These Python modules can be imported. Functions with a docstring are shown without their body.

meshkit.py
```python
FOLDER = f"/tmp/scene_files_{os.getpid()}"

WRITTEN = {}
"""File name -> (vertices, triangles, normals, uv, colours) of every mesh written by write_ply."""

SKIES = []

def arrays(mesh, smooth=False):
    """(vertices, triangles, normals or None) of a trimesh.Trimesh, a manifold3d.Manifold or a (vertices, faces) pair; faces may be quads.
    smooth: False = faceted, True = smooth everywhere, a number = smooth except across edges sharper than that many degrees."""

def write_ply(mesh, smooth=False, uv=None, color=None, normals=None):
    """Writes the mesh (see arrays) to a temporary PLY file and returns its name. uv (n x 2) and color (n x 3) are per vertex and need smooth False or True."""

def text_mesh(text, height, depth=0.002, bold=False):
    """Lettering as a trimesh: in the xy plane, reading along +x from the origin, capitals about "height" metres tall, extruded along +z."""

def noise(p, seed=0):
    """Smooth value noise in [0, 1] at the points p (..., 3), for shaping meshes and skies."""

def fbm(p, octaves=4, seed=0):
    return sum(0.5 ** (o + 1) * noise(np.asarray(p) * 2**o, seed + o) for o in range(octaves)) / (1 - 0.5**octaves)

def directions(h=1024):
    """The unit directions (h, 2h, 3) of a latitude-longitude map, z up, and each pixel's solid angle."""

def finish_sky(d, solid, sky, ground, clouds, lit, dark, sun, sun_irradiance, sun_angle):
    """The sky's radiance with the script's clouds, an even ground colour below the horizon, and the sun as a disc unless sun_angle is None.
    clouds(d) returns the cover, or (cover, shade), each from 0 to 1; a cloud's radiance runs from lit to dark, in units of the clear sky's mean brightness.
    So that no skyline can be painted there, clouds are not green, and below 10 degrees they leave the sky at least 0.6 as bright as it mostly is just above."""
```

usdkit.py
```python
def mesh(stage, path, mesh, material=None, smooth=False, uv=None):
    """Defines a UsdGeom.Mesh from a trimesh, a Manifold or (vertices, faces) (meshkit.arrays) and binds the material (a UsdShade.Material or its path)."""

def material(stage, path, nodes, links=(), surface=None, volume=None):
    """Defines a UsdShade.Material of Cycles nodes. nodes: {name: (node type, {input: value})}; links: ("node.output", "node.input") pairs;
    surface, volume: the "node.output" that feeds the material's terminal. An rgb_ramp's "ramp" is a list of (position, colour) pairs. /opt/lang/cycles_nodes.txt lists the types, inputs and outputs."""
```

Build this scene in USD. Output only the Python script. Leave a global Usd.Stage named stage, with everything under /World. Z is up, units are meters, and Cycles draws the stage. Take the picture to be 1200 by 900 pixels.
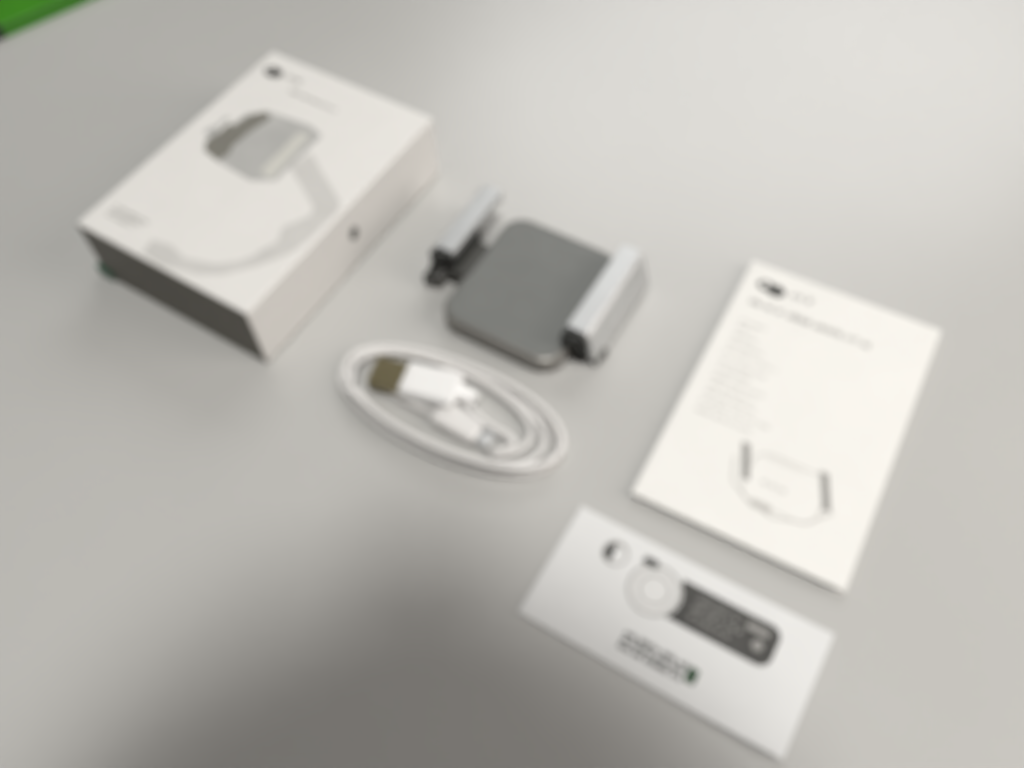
import math, random
import numpy as np, trimesh, manifold3d as m3, usdkit
from pxr import Usd, UsdGeom, UsdLux, UsdShade, Gf, Sdf
from shapely.geometry import Polygon, Point, box as sbox, LineString
from shapely import affinity
from shapely.ops import unary_union

stage = Usd.Stage.CreateInMemory()
UsdGeom.SetStageUpAxis(stage, UsdGeom.Tokens.z)
UsdGeom.SetStageMetersPerUnit(stage, 1.0)
UsdGeom.Xform.Define(stage, '/World')
UsdGeom.Scope.Define(stage, '/World/Looks')
MM = 0.001
random.seed(4)

# ------------------------------------------------------------------ camera
PITCH, ROLL = math.radians(57.25), math.radians(-2.91)
FWD = np.array([0, math.cos(PITCH), -math.sin(PITCH)])
_rt = np.array([1.0, 0, 0]); _up = np.cross(_rt, FWD)
RIGHT = _rt * math.cos(ROLL) + _up * math.sin(ROLL)
UP = -_rt * math.sin(ROLL) + _up * math.cos(ROLL)
EYE = np.array([0, 0, 0.310])
cam = UsdGeom.Camera.Define(stage, '/World/camera')
m = np.eye(4); m[0, :3], m[1, :3], m[2, :3], m[3, :3] = RIGHT, UP, -FWD, EYE
cam.AddTransformOp().Set(Gf.Matrix4d(m.tolist()))
cam.CreateHorizontalApertureAttr(36.0); cam.CreateVerticalApertureAttr(27.0)
cam.CreateFocalLengthAttr(36.0 * 1088.7 / 1200)
cam.CreateClippingRangeAttr(Gf.Vec2f(0.01, 50))
cam.CreateFocusDistanceAttr(0.05)          # the lens is focused far too near: everything is soft
cam.CreateFStopAttr(42.0)
cam.CreateExposureAttr(0.10)

# ------------------------------------------------------------------ light
def mat(name, nodes, links=(), surface=None, volume=None):
    return usdkit.material(stage, '/World/Looks/' + name, nodes, links, surface, volume)

dome_mat = mat('room_ambience', {'b': ('background_shader', {'color': (0.96, 1.0, 0.92), 'strength': 0.035})}, surface='b.background')
dome = UsdLux.DomeLight.Define(stage, '/World/room_light')
UsdShade.MaterialBindingAPI.Apply(dome.GetPrim()).Bind(dome_mat)

def panel(name, pos, target, w, h, power, color):
    l = UsdLux.RectLight.Define(stage, '/World/' + name)
    l.CreateWidthAttr(w); l.CreateHeightAttr(h)
    l.CreateIntensityAttr(power); l.CreateColorAttr(Gf.Vec3f(*color))
    p, t = np.array(pos, float), np.array(target, float)
    z = (p - t) / np.linalg.norm(p - t)
    x = np.cross([0, 1, 0.001], z); x /= np.linalg.norm(x); y = np.cross(z, x)
    mm = np.eye(4); mm[0, :3], mm[1, :3], mm[2, :3], mm[3, :3] = x, y, z, p
    l.AddTransformOp().Set(Gf.Matrix4d(mm.tolist()))
    return l
panel('ceiling_light', (0.075, -0.072, 1.75), (0.07, -0.065, 0), 0.10, 0.13, 500.0, (1.0, 0.985, 0.955))
disk = UsdLux.DiskLight.Define(stage, '/World/ceiling_light_001')
disk.CreateRadiusAttr(0.60); disk.CreateIntensityAttr(3.5 ); disk.CreateColorAttr(Gf.Vec3f(1.0, 0.995, 0.985))
disk.AddTranslateOp().Set(Gf.Vec3d(0.95, 2.45, 1.80)); disk.AddRotateXOp().Set(-40.0); disk.AddScaleOp().Set(Gf.Vec3f(1.9, 1.0, 1.0))
panel('side_light', (0.95, -0.05, 0.46), (0, 0.25, 0), 1.0, 0.5, 4.2, (1.0, 0.93, 0.88))

# ------------------------------------------------------------------ materials
def plain(name, col, rough=0.5, metal=0.0, spec=0.5, var=0.05, scale=60, bump=0.0, bscale=900, **kw):
    lo, hi = [tuple(c * (1 + s * var) for c in col) for s in (-1, 1)]
    nodes = {'tc': ('texture_coordinate', {}), 'n': ('noise_texture', {'scale': float(scale), 'detail': 4.0}),
             'r': ('rgb_ramp', {'ramp': [(0.3, lo), (0.7, hi)]}),
             'p': ('principled_bsdf', {'roughness': rough, 'metallic': metal, 'specular_ior_level': spec, **kw})}
    links = [('tc.object', 'n.vector'), ('n.fac', 'r.fac'), ('r.color', 'p.base_color')]
    if bump:
        nodes['bn'] = ('noise_texture', {'scale': float(bscale), 'detail': 3.0})
        nodes['b'] = ('bump', {'strength': bump, 'distance': 0.0004})
        links += [('tc.object', 'bn.vector'), ('bn.fac', 'b.height'), ('b.normal', 'p.normal')]
    return mat(name, nodes, links, 'p.BSDF')
M = {
    'table': plain('table_laminate', (0.50, 0.498, 0.482), 0.225, spec=0.6, var=0.035, scale=5, bump=0.12, bscale=1500),
    'carton': plain('white_coated_carton', (0.77, 0.76, 0.735), 0.38, var=0.012),
    'carton_shade': plain('shaded_carton', (0.125, 0.114, 0.088), 0.45, var=0.05),  # white carton on its unlit side: the shade is put into the colour
    'green_tab': plain('dark_green_film', (0.03, 0.12, 0.07), 0.35),
    'paper': plain('booklet_paper', (0.80, 0.795, 0.765), 0.55, var=0.012),
    'page_shaded': plain('shaded_page_edges', (0.28, 0.265, 0.225), 0.8, var=0.10, scale=900),  # white paper coloured darker to carry the shade of the near edge
    'card': plain('card_stock', (0.74, 0.745, 0.74), 0.33, var=0.012),
    'ink': plain('black_ink', (0.045, 0.045, 0.042), 0.5),
    'ink_mid': plain('grey_ink', (0.30, 0.295, 0.28), 0.5),
    'ink_soft': plain('pale_grey_ink', (0.50, 0.49, 0.465), 0.5),
    'ink_faint': plain('faint_grey_ink', (0.63, 0.62, 0.585), 0.5),
    'ink_strap': plain('printed_strap_grey', (0.60, 0.592, 0.57), 0.45),
    'disc': plain('printed_off_white', (0.69, 0.69, 0.68), 0.4),
    'ink_panel': plain('charcoal_ink', (0.055, 0.054, 0.05), 0.4, var=0.25, scale=140),
    'ink_green': plain('green_ink', (0.03, 0.075, 0.035), 0.5),
    'photo_dark': plain('printed_dark_grey', (0.20, 0.195, 0.17), 0.45),
    'photo_grey': plain('printed_grey', (0.45, 0.45, 0.435), 0.45, var=0.08),
    'photo_light': plain('printed_light_grey', (0.60, 0.595, 0.55), 0.45),
    'puck_body': plain('grey_anodised_shell', (0.27, 0.262, 0.245), 0.36, metal=0.5, var=0.03),
    'puck_top': plain('grey_satin_face', (0.166, 0.173, 0.165), 0.46, var=0.04, scale=90, bump=0.15, bscale=2500),
    'alu': plain('brushed_aluminium', (0.62, 0.63, 0.63), 0.45, metal=0.85, var=0.03),
    'rubber': plain('black_rubber', (0.018, 0.019, 0.017), 0.6),
    'bracket': plain('dark_grey_plastic', (0.06, 0.06, 0.055), 0.5),
    'cable': plain('white_cable_jacket', (0.72, 0.71, 0.695), 0.38, var=0.015),
    'plug': plain('white_plug_plastic', (0.84, 0.84, 0.83), 0.30, var=0.01),
    'shell': plain('plated_connector_shell', (0.30, 0.26, 0.15), 0.36, metal=0.85),
    'port': plain('connector_insert', (0.05, 0.05, 0.05), 0.5),
    'green': plain('bright_green_cover', (0.05, 0.25, 0.012), 0.45, var=0.06),
    'black_cloth': plain('black_binding', (0.018, 0.02, 0.018), 0.6),
    'skin': plain('skin', (0.50, 0.31, 0.22), 0.5, subsurface_weight=0.1),
    'jumper': plain('dark_jumper_fabric', (0.035, 0.036, 0.04), 0.9, bump=0.3),
    'trousers': plain('dark_trouser_fabric', (0.03, 0.033, 0.045), 0.9, bump=0.3),
    'hair': plain('dark_hair', (0.015, 0.012, 0.01), 0.5),
    'phone': plain('black_phone_glass', (0.015, 0.015, 0.017), 0.15),
}

# ------------------------------------------------------------------ helpers
used = {}
def path(name, parent=None):
    base = (parent.GetPath().pathString if parent else '/World') + '/' + name
    k = used.get(base, -1) + 1; used[base] = k
    return base if k == 0 else f'{base}_{k:03d}'
def tag(o, label=None, cat=None, group=None, kind=None):
    for k, v in (('label', label), ('category', cat), ('group', group), ('kind', kind)):
        if v: o.SetCustomDataByKey(k, v)
    return o
def thing(name, label, cat, loc=(0, 0, 0), deg=0):
    x = UsdGeom.Xform.Define(stage, path(name)); x.AddTranslateOp().Set(Gf.Vec3d(*[c * MM for c in loc])); x.AddRotateZOp().Set(deg)
    return tag(x.GetPrim(), label, cat)
def obj(name, mesh, material, parent=None, smooth=False):
    """mesh in millimetres"""
    if isinstance(mesh, (list, tuple)): mesh = trimesh.util.concatenate(list(mesh))
    if hasattr(mesh, 'to_mesh'):
        q = mesh.to_mesh(); mesh = trimesh.Trimesh(q.vert_properties[:, :3], q.tri_verts, process=False)
    mesh = mesh.copy(); mesh.apply_scale(MM)
    return usdkit.mesh(stage, path(name, parent), mesh, M[material], smooth=smooth).GetPrim()
def hull(pts): return trimesh.convex.convex_hull(np.asarray(pts, float))
def rbox(x0, y0, z0, x1, y1, z1, r, seg=12):
    s = m3.Manifold.sphere(r, seg)
    return m3.Manifold.batch_hull([s.translate([x, y, z]) for x in (x0 + r, x1 - r) for y in (y0 + r, y1 - r) for z in (z0 + r, z1 - r)])
def rrect(x0, y0, x1, y1, r, n=8):
    return sbox(x0 + r, y0 + r, x1 - r, y1 - r).buffer(r, quad_segs=n)
def loft(layers):
    """convex hull of (shapely outline, z) layers"""
    return hull([(x, y, z) for g, z in layers for x, y in list(g.exterior.coords)[:-1]])
def flat(shape, z, t=0.10):
    """a printed shape lying on the plane z"""
    gs = [g for g in getattr(shape, 'geoms', [shape]) if g.area > 1e-4]
    ms = []
    for g in gs:
        e = trimesh.creation.extrude_polygon(g, t, engine='earcut'); e.apply_translation([0, 0, z]); ms.append(e)
    return trimesh.util.concatenate(ms)
def tube(P, r, n=14, cap=True):
    P = np.asarray(P, float); T = np.gradient(P, axis=0); T /= np.linalg.norm(T, axis=1, keepdims=True)
    N = np.cross(T[0], [0, 0, 1.0]); N /= np.linalg.norm(N); V = []
    R_ = np.broadcast_to(r, len(P))
    for p, t, rr in zip(P, T, R_):
        N = N - t * (N @ t); N /= np.linalg.norm(N); B = np.cross(t, N)
        V += [p + rr * (math.cos(a) * N + math.sin(a) * B) for a in np.linspace(0, 2 * math.pi, n, endpoint=False)]
    F = []
    for i in range(len(P) - 1):
        for j in range(n):
            a, b, c, d = i * n + j, i * n + (j + 1) % n, (i + 1) * n + (j + 1) % n, (i + 1) * n + j
            F += [[a, b, c], [a, c, d]]
    k = len(V); V += [P[0], P[-1]]; L = (len(P) - 1) * n
    for j in range(n):
        F += [[k, (j + 1) % n, j], [k + 1, L + j, L + (j + 1) % n]]
    t = trimesh.Trimesh(V, F, process=False); t.fix_normals(); return t
def spline(P, n):
    from scipy.interpolate import CubicSpline
    P = np.asarray(P, float); s = np.r_[0, np.cumsum(np.linalg.norm(np.diff(P, axis=0), axis=1) ** 0.7)]
    return CubicSpline(s, P)(np.linspace(0, s[-1], n))
def scribble(x0, x1, y, h, rng, dens=0.19):
    """a line of print too small to read: word-like runs of letter-sized strokes"""
    out, x = [], x0
    while x < x1:
        for _ in range(rng.randint(2, 7)):
            w = h * rng.uniform(0.35, 0.6)
            if x + w > x1: break
            k = rng.random(); t = h * dens
            g = [sbox(x, y, x + t, y + h * rng.choice((0.72, 1.0, 0.72)))]
            if k < 0.7: g.append(sbox(x, y + h * (0.55 if k < 0.35 else 0), x + w * 0.85, y + h * (0.55 if k < 0.35 else 0) + t))
            if k > 0.3: g.append(sbox(x + w * 0.85 - t, y, x + w * 0.85, y + h * 0.7))
            out += g; x += w * 1.12
        x += h * 0.45
    return unary_union(out)

# ------------------------------------------------------------------ setting
table = trimesh.creation.box([2400, 1700, 28]); table.apply_translation([100, 580, -14])
tag(obj('table_top', table, 'table'), 'pale grey satin laminate table top under all the items', None, None, 'structure')

# ------------------------------------------------------------------ white retail box
BW, BL, BH = 90.7, 124.2, 33.6
b = thing('retail_box', 'white printed carton box with grey device picture, near end coloured dark as shade and green tab', 'box', (-173.3, 266.0, 0), math.degrees(-0.5982))
obj('carton', rbox(0, 0, 0.5, BW, BL, BH, 0.9), 'carton', b, 35)
obj('end_shade', rbox(0.5, -0.22, 0.6, BW - 0.5, 0.4, BH - 0.6, 0.2, 8), 'carton_shade', b)  # thin dark sheet painting the shade on the near end
obj('pull_tab', rbox(-3.2, -1.2, 0.2, 5.5, 4.0, 6.2, 0.5, 8), 'green_tab', b, 40)
Z = BH - 0.02
rng = random.Random(3)
lg = affinity.scale(Point(0, 0).buffer(1, quad_segs=16), 4.8, 3.1)
lg = affinity.translate(lg, 10.4, 112.4).difference(affinity.translate(affinity.scale(Point(0, 0).buffer(1), 1.2, .8), 8.2, 112.6))
obj('logo', flat(lg, Z), 'ink', b)
obj('brand_text', flat(scribble(17.5, 27, 112.2, 2.6, rng), Z), 'ink_mid', b)
obj('tagline', flat(scribble(25, 52, 105.6, 1.9, rng), Z), 'ink_mid', b)
for i in range(3): obj('text_line', flat(scribble(7.5, 26 - 2 * i, 14.3 - 2.3 * i, 1.5, rng), Z), 'ink_mid', b)
# the printed picture of the device with its arm
dv = obj('printed_device', flat(Polygon([(18.5, 61.5), (26.5, 57.5), (46, 56), (54, 60.5), (54, 89.5), (47, 91.5), (26, 89.5), (19.5, 84)]).buffer(1.5), Z, .08), 'photo_grey', b)
obj('printed_clamp', flat(Polygon([(14.5, 63), (18, 58.5), (26, 57), (27.5, 62), (25.5, 66), (26, 76), (28.5, 88), (24.5, 89.5), (20, 84), (18.5, 76.5), (16, 75.5), (15.8, 68)]).buffer(.6), Z, .12), 'photo_dark', dv)
obj('printed_clamp', flat(Polygon([(46.6, 61), (52.8, 60), (50.4, 88), (46.2, 87)]).buffer(.5), Z, .12), 'photo_light', dv)
obj('printed_clamp', flat(Polygon([(9.5, 66.5), (15, 65), (15.5, 69), (13.5, 72), (13.8, 79), (11.6, 79), (11.4, 72), (9.8, 70)]), Z, .11), 'photo_grey', dv)
obj('printed_strap', flat(Polygon([(55.0, 69), (58.0, 80), (86.6, 63.5), (88.6, 59.2), (88.0, 40), (86.0, 31.8), (78.6, 20.0), (70.5, 10.2), (61.3, 4.8), (45.6, 1.2), (35.0, 2.0), (33.5, 9.4), (42.0, 11.0), (51.3, 8.8), (63.6, 12.4), (71.1, 18.8), (74.1, 23.3), (75.0, 27), (77.7, 34.1), (74.6, 41.0), (80.3, 51.5), (78.6, 56)]), Z, .06), 'ink_strap', b)
# emblem on the long right side
em = flat(affinity.scale(Point(0, 0).buffer(1), 2.5, 3.4), 0, .1)
em.apply_transform(np.array([[0, 0, 1, BW - .02], [1, 0, 0, 62.8], [0, 1, 0, 18.2], [0, 0, 0, 1.]]))
obj('emblem', em, 'ink', b)

# ------------------------------------------------------------------ clamp device
A_ = math.radians(-33)
def uv(u, v): return (u * math.cos(A_) - v * math.sin(A_), u * math.sin(A_) + v * math.cos(A_))
CU, CV = -122.3, 207.5
cx, cy = uv(CU, CV)
d = thing('clamp_phone_mount', 'grey square puck device with two silver clamp arms and black rubber grips', 'phone mount', (cx, cy, 0), -33)
X0, X1, Y0, Y1 = -27.8, 27.8, -31.5, 31.5
obj('shell', loft([(rrect(X0 + 2.4, Y0 + 2.4, X1 - 2.4, Y1 - 2.4, 8), 0.6), (rrect(X0 + .3, Y0 + .3, X1 - .3, Y1 - .3, 9.7), 2.6), (rrect(X0, Y0, X1, Y1, 10), 4.5),
                   (rrect(X0, Y0, X1, Y1, 10), 8.3), (rrect(X0 + .6, Y0 + .6, X1 - .6, Y1 - .6, 9.4), 9.5), (rrect(X0 + 1.7, Y0 + 1.7, X1 - 1.7, Y1 - 1.7, 8.5), 10.0)]), 'puck_body', d, 30)
obj('top_face', loft([(rrect(X0 + 1.8, Y0 + 1.8, X1 - 1.8, Y1 - 1.8, 8.4), 9.9), (rrect(X0 + 1.8, Y0 + 1.8, X1 - 1.8, Y1 - 1.8, 8.4), 10.15), (rrect(X0 + 2.2, Y0 + 2.2, X1 - 2.2, Y1 - 2.2, 8.1), 10.3)]), 'puck_top', d, 30)
def ext(poly, v0, v1):
    """a (u, z) outline run along v"""
    e = trimesh.creation.extrude_polygon(poly, v1 - v0, engine='earcut')
    e.apply_transform(np.array([[1, 0, 0, 0], [0, 0, 1, v0], [0, 1, 0, 0], [0, 0, 0, 1.]])); e.fix_normals(); return e
def clamp_arm(prof, v0, v1):
    return obj('clamp_arm', ext(Polygon(prof).buffer(-.35).buffer(.7, quad_segs=4).buffer(-.35), v0, v1), 'alu', d, 35)
def lumps(name, mtl, parent, balls):
    obj(name, m3.Manifold.batch_hull([m3.Manifold.sphere(r, 14).translate(p) for r, p in balls]), mtl, parent, 50)
# right arm: flat top, outer wall that flares towards the table
lo, hi, v0, v1 = -97.0 - CU, -87.6 - CU, 190.2 - CV, 237.5 - CV
a = clamp_arm([(lo, 17.6), (lo, 20), (hi - 1.2, 20), (hi + .2, 18.8), (hi + 4.6, 2.2), (hi + 2.4, 2.0), (hi - 2.4, 17.2), (hi - 3, 17.6)], v0, v1)
obj('rubber_grip', ext(Polygon([(lo + .6, 12.5), (lo + .6, 17.55), (hi - 3.2, 17.55), (hi - 1.0, 11), (hi + .6, 5), (lo + 4, 5), (lo + 4.5, 12.5)]), v0 + .4, v1 - .8), 'rubber', a)
lumps('end_cap', 'rubber', a, [(3.1, (lo + 1.6, v0 - 1.6, 14.8)), (2.6, (lo + 2.0, v0 - .5, 11.0)), (2.4, (hi - 3.6, v0 - .6, 15.4))])
lumps('end_cap', 'rubber', a, [(1.9, (hi - 2.4, v0 - .5, 14.0)), (1.8, (hi - 1.4, v0 - .5, 10.0))])
lumps('end_cap', 'rubber', a, [(1.8, (hi - 1.4, v0 - .5, 10.0)), (1.7, (hi - 3.2, v0 - .5, 5.5))])
lumps('foot', 'bracket', a, [(1.9, (hi + 3.2, v0 + 2.0, 2.8)), (1.9, (hi + 4.0, v0 + 7.0, 2.6)), (1.4, (hi + 1.5, v0 + .6, 3.4))])
obj('bracket', rbox(X1 - 4, -12, 3.2, hi + .5, 10, 8.0, 1), 'bracket', d, 40)
# left arm: flat top, shallow inner lip, outer wall away from the puck
lo, hi, v0, v1 = -164.4 - CU, -155.2 - CU, 199.6 - CV, 239.0 - CV
a = clamp_arm([(lo - 2.6, 5.0), (lo - .2, 18.8), (lo + 1, 20), (hi - .4, 20), (hi, 19.6), (hi, 14.2), (hi - 1.6, 14.2), (hi - 1.6, 17.8), (lo + 2, 17.8), (lo - .4, 5.0)], v0, v1)
lumps('end_cap', 'rubber', a, [(2.2, (lo + 1.6, v0 - 2.6, 17.2)), (2.3, (lo + 2.6, v0 - 1.6, 13.4)), (1.8, (hi - 2.0, v0 - .2, 16.8))])
lumps('end_cap', 'rubber', a, [(2.2, (lo + 2.2, v0 - 2.4, 14.0)), (2.2, (lo + 1.6, v0 - 4.2, 9.0))])
lumps('foot', 'bracket', a, [(2.7, (lo - .4, v0 - 5.8, 4.6)), (2.8, (lo + 3.6, v0 - 4.6, 5.0)), (2.2, (lo + 3.0, v0 + 1, 8.0))])
obj('rubber_grip', rbox(hi - 1.8, v0 - .2, 7.0, hi + 1.0, v0 + 19, 16.6, .9), 'rubber', a, 40)
obj('bracket', rbox(lo + 5, -9.5, 4.0, X0 + 3, 10.0, 10.4, 1), 'bracket', d, 40)

# ------------------------------------------------------------------ USB cable
c = thing('usb_cable', 'coiled white USB cable with plated plug lying inside the coil', 'cable', (-25.6, 188.6, 0), -31)
def ell(th, k, z, ax=49.0, ay=20.5):
    e = 2 / 2.08
    cs, sn = math.cos(th), math.sin(th)
    return [k * ax * math.copysign(abs(cs) ** e, cs), (k * ay) * math.copysign(abs(sn) ** e, sn), z]
pts = [[2, 5.0, 6.4], [10, 2.0, 6.0], [20, -1.0, 5.2], [31, -3.5, 4.2]]
th = -0.75
offs = [(0.72, 1.5), (0.98, 5.2), (0.86, 3.2), (1.0, 1.5), (0.80, 3.4)]
n = 22
for i in range(int(n * 3.4)):
    t = i / n
    j = min(int(t), 3); f = t - j; f = f * f * (3 - 2 * f)
    k = offs[j][0] * (1 - f) + offs[j + 1][0] * f; z = offs[j][1] * (1 - f) + offs[j + 1][1] * f
    a_ = th + 2 * math.pi * t
    p = ell(a_, k + .012 * math.sin(5 * t), z + .35 * math.sin(7 * t))
    near = max(0.0, -math.sin(a_))
    p[2] += near * np.interp(t, [0, 0.85, 1.3, 1.85, 2.85], [0.4, 2.4, 1.0, 0.6, 0.0])
    p[1] += 0.9 * math.sin(2.1 * t) + 0.5 * math.sin(11 * t + 1)
    p[0] += (1.6, -1.4, 0.6, 2.0)[min(int(t + .3), 3)] * (1 if p[0] < 0 else -.6) * min(1, abs(p[0]) / 30)
    pts.append(p)
last = pts[-1]
pts += [[-34, 0.5, 2.4], [-22, -4.2, 2.4], [-10, -5.2, 2.6], [1, -5.0, 3.0]]
cord = spline(pts, 600)
obj('cord', tube(cord, 1.42, 14), 'cable', c, True)
# USB-A plug: strain relief, body, shell
pa = obj('usb_plug', rbox(-21, -0.5, 3.4, 0, 15.0, 10.8, 2.0), 'plug', c, 45)
def place(mesh, ang, at):
    if hasattr(mesh, 'to_mesh'):
        q = mesh.to_mesh(); mesh = trimesh.Trimesh(q.vert_properties[:, :3], q.tri_verts, process=False)
    mesh = mesh.copy(); mesh.apply_transform(trimesh.transformations.rotation_matrix(math.radians(ang), [0, 0, 1])); mesh.apply_translation(at); return mesh
stage.RemovePrim(pa.GetPath()); used.pop(c.GetPath().pathString + '/usb_plug')
PL, ANG = [-9.0, 3.5, 6.4], 11
pa = obj('usb_plug', place(rbox(-11.5, -7.6, -3.7, 11.5, 7.6, 3.7, 2.2, 16), ANG, PL), 'plug', c, 45)
st = hull([(x, r * math.cos(t), r * math.sin(t)) for x, r in ((10.5, 4.0), (13.5, 3.2), (19, 2.3)) for t in np.linspace(0, 2 * math.pi, 16, endpoint=False)])
obj('strain_relief', place(st, ANG, PL), 'plug', pa, 50)
sh = m3.Manifold.cube([13, 12.2, 4.6]).translate([-24.2, -6.1, -2.3]) - m3.Manifold.cube([9, 11.2, 3.7]).translate([-25.2, -5.6, -1.85])
obj('metal_shell', place(sh, ANG, PL), 'shell', pa)
obj('contact_tongue', place(rbox(-23.4, -5.3, -1.7, -15, 5.3, 0.1, .3, 8), ANG, PL), 'port', pa)
# USB-C plug
PC = [8.0, -4.2, 3.2]
pc = obj('small_plug', place(rbox(-10.5, -5.6, -2.9, 9.5, 5.6, 2.9, 2.0, 16), -4, PC), 'cable', c, 45)
obj('metal_shell', place(rbox(9, -4.1, -1.3, 15.5, 4.1, 1.3, 1.2, 14), -4, PC), 'alu', pc, 45)

# ------------------------------------------------------------------ instruction booklet
MW, ML, MH = 79.6, 123.6, 3.3
k = thing('instruction_booklet', 'cream white instruction booklet with logo, small print and device line drawing', 'booklet', (41.3, 147.6, 0), math.degrees(-0.5419))
obj('pages', rbox(1.0, 1.6, 0.3, MW - .8, ML - .8, MH - .35, .1, 6), 'page_shaded', k)  # page colour includes the shade along the booklet's near side
obj('cover', rbox(0, 0, MH - .4, MW, ML, MH, .18, 8), 'paper', k)
obj('back_cover', rbox(0, 0, 0.05, MW, ML, .35, .14, 8), 'paper', k)
Z = MH - .02
rng = random.Random(8)
lg = unary_union([affinity.translate(affinity.scale(Point(0, 0).buffer(1, quad_segs=16), 3.6, 2.6), 9.6, 113.2), affinity.translate(affinity.scale(Point(0, 0).buffer(1, quad_segs=16), 4.2, 3.0), 14.0, 112.4)])
lg = lg.difference(affinity.translate(Point(0, 0).buffer(1.35), 9.2, 113.6))
obj('logo', flat(lg, Z), 'ink', k)
obj('brand_text', flat(scribble(20.8, 31, 112.2, 3.0, rng), Z), 'ink_mid', k)
obj('title_text', flat(scribble(6.6, 58, 101.5, 3.1, rng), Z), 'ink_mid', k)
for i, (y, x1) in enumerate([(91, 18), (87.5, 14), (83, 17), (78.5, 21), (74, 29), (69, 26), (65, 22), (60.5, 28), (56.5, 26), (52.5, 28), (48.0, 36), (43.5, 30)]):
    obj('text_line', flat(scribble(6.8, x1, y, 1.7, rng), Z), 'ink_soft', k)
def stroke(P, w): return LineString(P).buffer(w / 2, quad_segs=6)
dr = obj('drawing', flat(unary_union([stroke(rrect(34, 17, 62.5, 38.5, 6).exterior.coords, .5), stroke([(27.5, 31), (30.3, 22), (37.7, 17.0), (48.2, 14.6), (59.6, 18.0), (66.5, 26)], .7)]), Z, .08), 'ink_soft', k)
obj('drawn_clamp', flat(Polygon([(28.2, 38.5), (30.6, 38.5), (35.4, 25), (33.2, 24.6)]).buffer(.4), Z, .11), 'ink_mid', dr)
obj('drawn_clamp', flat(Polygon([(57.8, 40), (60.2, 40), (65.4, 26.6), (63.2, 26)]).buffer(.4), Z, .11), 'ink_mid', dr)
obj('drawn_text', flat(scribble(40, 50, 25.6, 2.0, rng), Z, .09), 'ink_soft', dr)
obj('drawn_text', flat(scribble(38, 54, 36.4, 1.5, rng), Z, .09), 'ink_faint', dr)
obj('drawn_port', flat(rrect(39, 15.4, 47, 18.4, 1), Z, .12), 'ink_soft', dr)

# ------------------------------------------------------------------ card
CW, CL = 95.3, 45.8
g = thing('instruction_card', 'glossy white card with round gear drawing, dark panel and bar of small print', 'card', (-1.9, 106.4, 0), math.degrees(-0.5779))
nx, ny = 24, 12
gx, gy = np.meshgrid(np.linspace(0, CW, nx + 1), np.linspace(0, CL, ny + 1), indexing='ij')
def card_z(x, y): return 0.25 + 2.0 * np.clip((x / CW) - .45, 0, 1) ** 2 * 3.2 * (1 - .25 * y / CL)
V = np.stack([gx, gy, card_z(gx, gy)], -1).reshape(-1, 3)
F = []
for i in range(nx):
    for j in range(ny):
        a0 = i * (ny + 1) + j; F += [[a0, a0 + ny + 1, a0 + ny + 2], [a0, a0 + ny + 2, a0 + 1]]
NV = len(V); top = V + [0, 0, .3]
VV = np.vstack([top, V]); FF = F + [[q[0] + NV, q[2] + NV, q[1] + NV] for q in F]
edge = [i * (ny + 1) for i in range(nx + 1)] + [nx * (ny + 1) + j for j in range(1, ny + 1)] + [i * (ny + 1) + ny for i in range(nx - 1, -1, -1)] + [j for j in range(ny - 1, 0, -1)]
for p_, q_ in zip(edge, edge[1:] + edge[:1]): FF += [[p_ + NV, q_ + NV, q_], [p_ + NV, q_, p_]]
obj('sheet', trimesh.Trimesh(VV, FF, process=False), 'card', g, 30)
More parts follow.
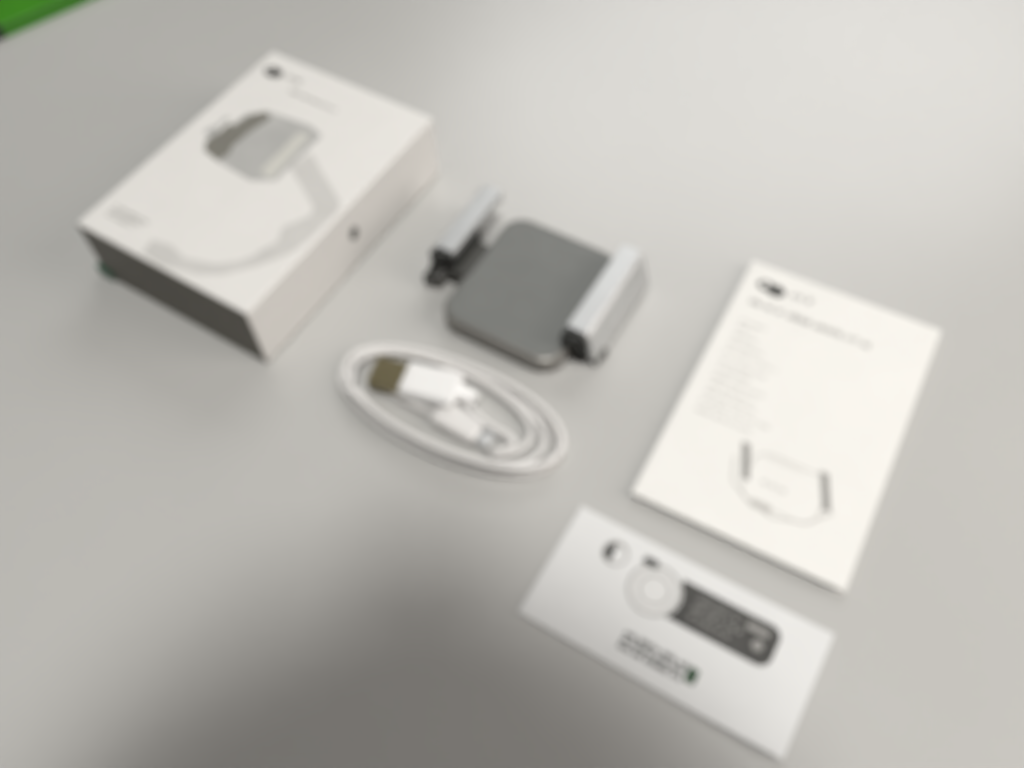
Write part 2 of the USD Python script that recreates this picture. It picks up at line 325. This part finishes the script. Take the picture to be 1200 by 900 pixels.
def on_card(shape, lift=.0):
    e = flat(shape.segmentize(2.5) if hasattr(shape, 'segmentize') else shape, 0, .08)
    e = e.subdivide_to_size(3.0) if hasattr(e, 'subdivide_to_size') else e
    e.vertices[:, 2] += card_z(e.vertices[:, 0], e.vertices[:, 1]) + .3 + lift
    return e
rng = random.Random(5)
ic = obj('round_icon', on_card(Point(19, 35.6).buffer(4.6).difference(Point(19.6, 35.4).buffer(3.4))), 'ink_mid', g)
obj('icon_mark', on_card(Polygon([(15, 34), (17, 31.6), (18.6, 33), (18.2, 38.6), (16, 38.4)]), .02), 'ink', ic)
ge = obj('gear_drawing', on_card(unary_union([Point(36.8, 30.2).buffer(9.4).difference(Point(36.8, 30.2).buffer(8.6)), Point(36.8, 30.2).buffer(5.6).difference(Point(36.8, 30.2).buffer(5.0))])), 'ink_mid', g)
obj('gear_face', on_card(Point(36.8, 30.2).buffer(8.6), -.04), 'disc', ge)
obj('gear_knob', on_card(rrect(28.6, 37.2, 34.4, 40.2, 1.2), .04), 'ink', ge)
pn = obj('dark_panel', on_card(unary_union([rrect(44, 23.6, 80.6, 38.8, 4.2), sbox(44, 23.6, 58, 38.8)]).difference(Point(36.8, 30.2).buffer(9.8))), 'ink_panel', g)
for i in range(3):
    obj('panel_text', on_card(scribble(51, 66 + 3 * (i == 1), 34.2 - 3.6 * i, 1.7, rng), .04), 'ink_mid', pn)
obj('panel_button', on_card(Point(74.8, 29.8).buffer(1.9), .04), 'ink_mid', pn)
obj('panel_button', on_card(rrect(69, 33.6, 77, 36, .9), .04), 'ink_mid', pn)
for i in range(3): obj('text_line', on_card(scribble(34.8, 58.5, 11.0 - 2.35 * i, 2.1, rng, 0.3)), 'ink', g)
obj('green_mark', on_card(rrect(58.2, 7.2, 62.0, 12.6, .8)), 'ink_green', g)

# ------------------------------------------------------------------ green notebook at the far corner
h = thing('green_notebook', 'bright green notebook with black binding at the far left table corner', 'notebook', (-291, 412.6, 0), 36)
obj('cover', rbox(38, 0, 6.2, 190, 130, 7.6, .6, 10), 'green', h, 40)
obj('page_block', rbox(6, 1.2, 1.4, 188, 128, 6.3, .2, 8), 'green', h)
obj('back_cover', rbox(4, 0, 0.1, 190, 130, 1.5, .6, 10), 'green', h, 40)
obj('binding', rbox(0, -.4, 0.1, 38.5, 130.4, 7.9, 1.2, 12), 'black_cloth', h, 40)

# ------------------------------------------------------------------ the photographer, leaning over the table behind the lens, holding the phone
PH = EYE * 1000 - FWD * 9
def cl(lx, ly, lz): return PH + RIGHT * lx + UP * ly - FWD * lz      # right, up, back (mm) from the lens
ph = thing('held_smartphone', 'black smartphone held level in both hands above the near table edge', 'phone')
T4 = np.eye(4); T4[:3, 0], T4[:3, 1], T4[:3, 2], T4[:3, 3] = RIGHT, UP, -FWD, PH
pm = place(rbox(-68, -48, 0, 58, 24, 8, 3.2, 14), 0, [0, 0, 0]); pm.apply_transform(T4)
obj('phone_body', pm, 'phone', ph, 40)
ln = trimesh.creation.cylinder(3.4, 1.2, sections=24); ln.apply_translation([0, -12, -.4]); ln.apply_transform(T4)
obj('lens_ring', ln, 'bracket', ph)

pers = thing('person', 'person in dark jumper and trousers leaning over table to hold a phone', 'person')
def limb(chain):
    out = []
    for (p, r), (q, s) in zip(chain[:-1], chain[1:]):
        out.append(m3.Manifold.batch_hull([m3.Manifold.sphere(r, 18).translate(list(map(float, p))), m3.Manifold.sphere(s, 18).translate(list(map(float, q)))]))
    return out
def blob(parts, ln_, it=8):
    u = m3.Manifold.batch_boolean(parts, m3.OpType.Add).refine_to_length(ln_)
    q = u.to_mesh(); t = trimesh.Trimesh(q.vert_properties[:, :3], q.tri_verts); trimesh.smoothing.filter_taubin(t, iterations=it); return t
neck, chest, waist, pelvis = (0, -330, 500), (0, -370, 380), (0, -430, 130), (0, -450, -20)
head = (0, -262, 640)
torso = [((0, -300, 330), 112), ((0, -430, 110), 110), ((0, -450, -30), 125)]
skin, knit, cloth = [], [], []
knit += limb(torso) + limb([((-110, -235, 440), 72), ((110, -235, 440), 72)]) + limb([((0, -245, 425), 98), ((0, -300, 330), 112)])
knit += limb([((0, -190, 480), 62), ((0, -245, 420), 90)])
skin += limb([((0, -185, 490), 52), ((0, -90, 560), 50)])
skin += limb([((0, -26, 625), 79), ((0, 12, 560), 50)]) + limb([((0, -26, 625), 79), ((0, -62, 630), 77)])
skin += limb([((0, 58, 590), 9), ((0, 62, 562), 12)])                       # nose
for s in (-1, 1):
    skin += limb([((s * 82, -40, 615), 8), ((s * 84, -36, 588), 7)])
    ex, wx = s * 262, (-80 if s < 0 else 70)
    wr = cl(wx + s * 42, -26, 26)
    knit += limb([((s * 178, -240, 435), 62), ((ex, -190, 245), 46), (wr + np.array([s * 12, -22, -8]), 33)])
    palm = cl(wx + s * 10, -18, 16)
    skin += limb([((ex, -190, 245), 40), (wr, 26)]) + limb([(wr, 25), (palm, 21)]) + limb([(wr, 24), (cl(wx + s * 6, 8, 14), 16)]) + limb([(palm, 20), (cl(wx + s * 4, 8, 14), 16)])
    edge_x = -68 if s < 0 else 58
    for i, (yy, l_) in enumerate(((24, 1.0), (8, 1.12), (-8, 1.05), (-23, .85))):   # four fingers behind the phone's lens side ends
        skin += limb([(cl(wx + s * 2, yy * .8, 8), 9.6), (cl(edge_x + s * 7, yy, -7), 9.0), (cl(edge_x - s * 14 * l_, yy + 1, -10), 8.2), (cl(edge_x - s * 24 * l_, yy + 1, -8), 7.4)])
    skin += limb([(cl(wx + s * 8, -14, 24), 13), (cl(edge_x + s * 2, -16, 22), 10.5), (cl(edge_x - s * 26, -6, 17), 9)])   # thumb on the screen side
    cloth += limb([((s * 85, -455, -40), 105), ((s * 105, -440, -380), 68), ((s * 110, -470, -690), 48)])
    skin += limb([((s * 110, -470, -690), 42), ((s * 112, -470, -712), 36), ((s * 118, -370, -722), 28)])
cloth += limb([((0, -450, 0), 118), ((0, -455, -60), 122)])
core = limb([((0, -260, 400), 85), ((0, -430, 80), 95), ((0, -455, -60), 100)]) + limb([((-150, -240, 435), 45), ((150, -240, 435), 45)])
for s in (-1, 1): core += limb([((s * 178, -240, 435), 50), ((s * 262, -235, 235), 40)]) + limb([((s * 85, -455, -40), 90), ((s * 105, -440, -380), 60), ((s * 110, -470, -690), 42)])
body = obj('body', blob(skin + core + limb([((0, -245, 410), 85), ((0, -185, 490), 54)]), 9, 6), 'skin', pers, True)
obj('jumper', blob(knit, 16), 'jumper', pers, True)
obj('trousers', blob(cloth, 20), 'trousers', pers, True)
obj('hair', blob(limb([((0, -40, 648), 83), ((0, -74, 640), 80)]) + limb([((-74, -52, 622), 14), ((0, -62, 668), 60)]) + limb([((74, -52, 622), 14), ((0, -62, 668), 60)]), 14), 'hair', pers, True)
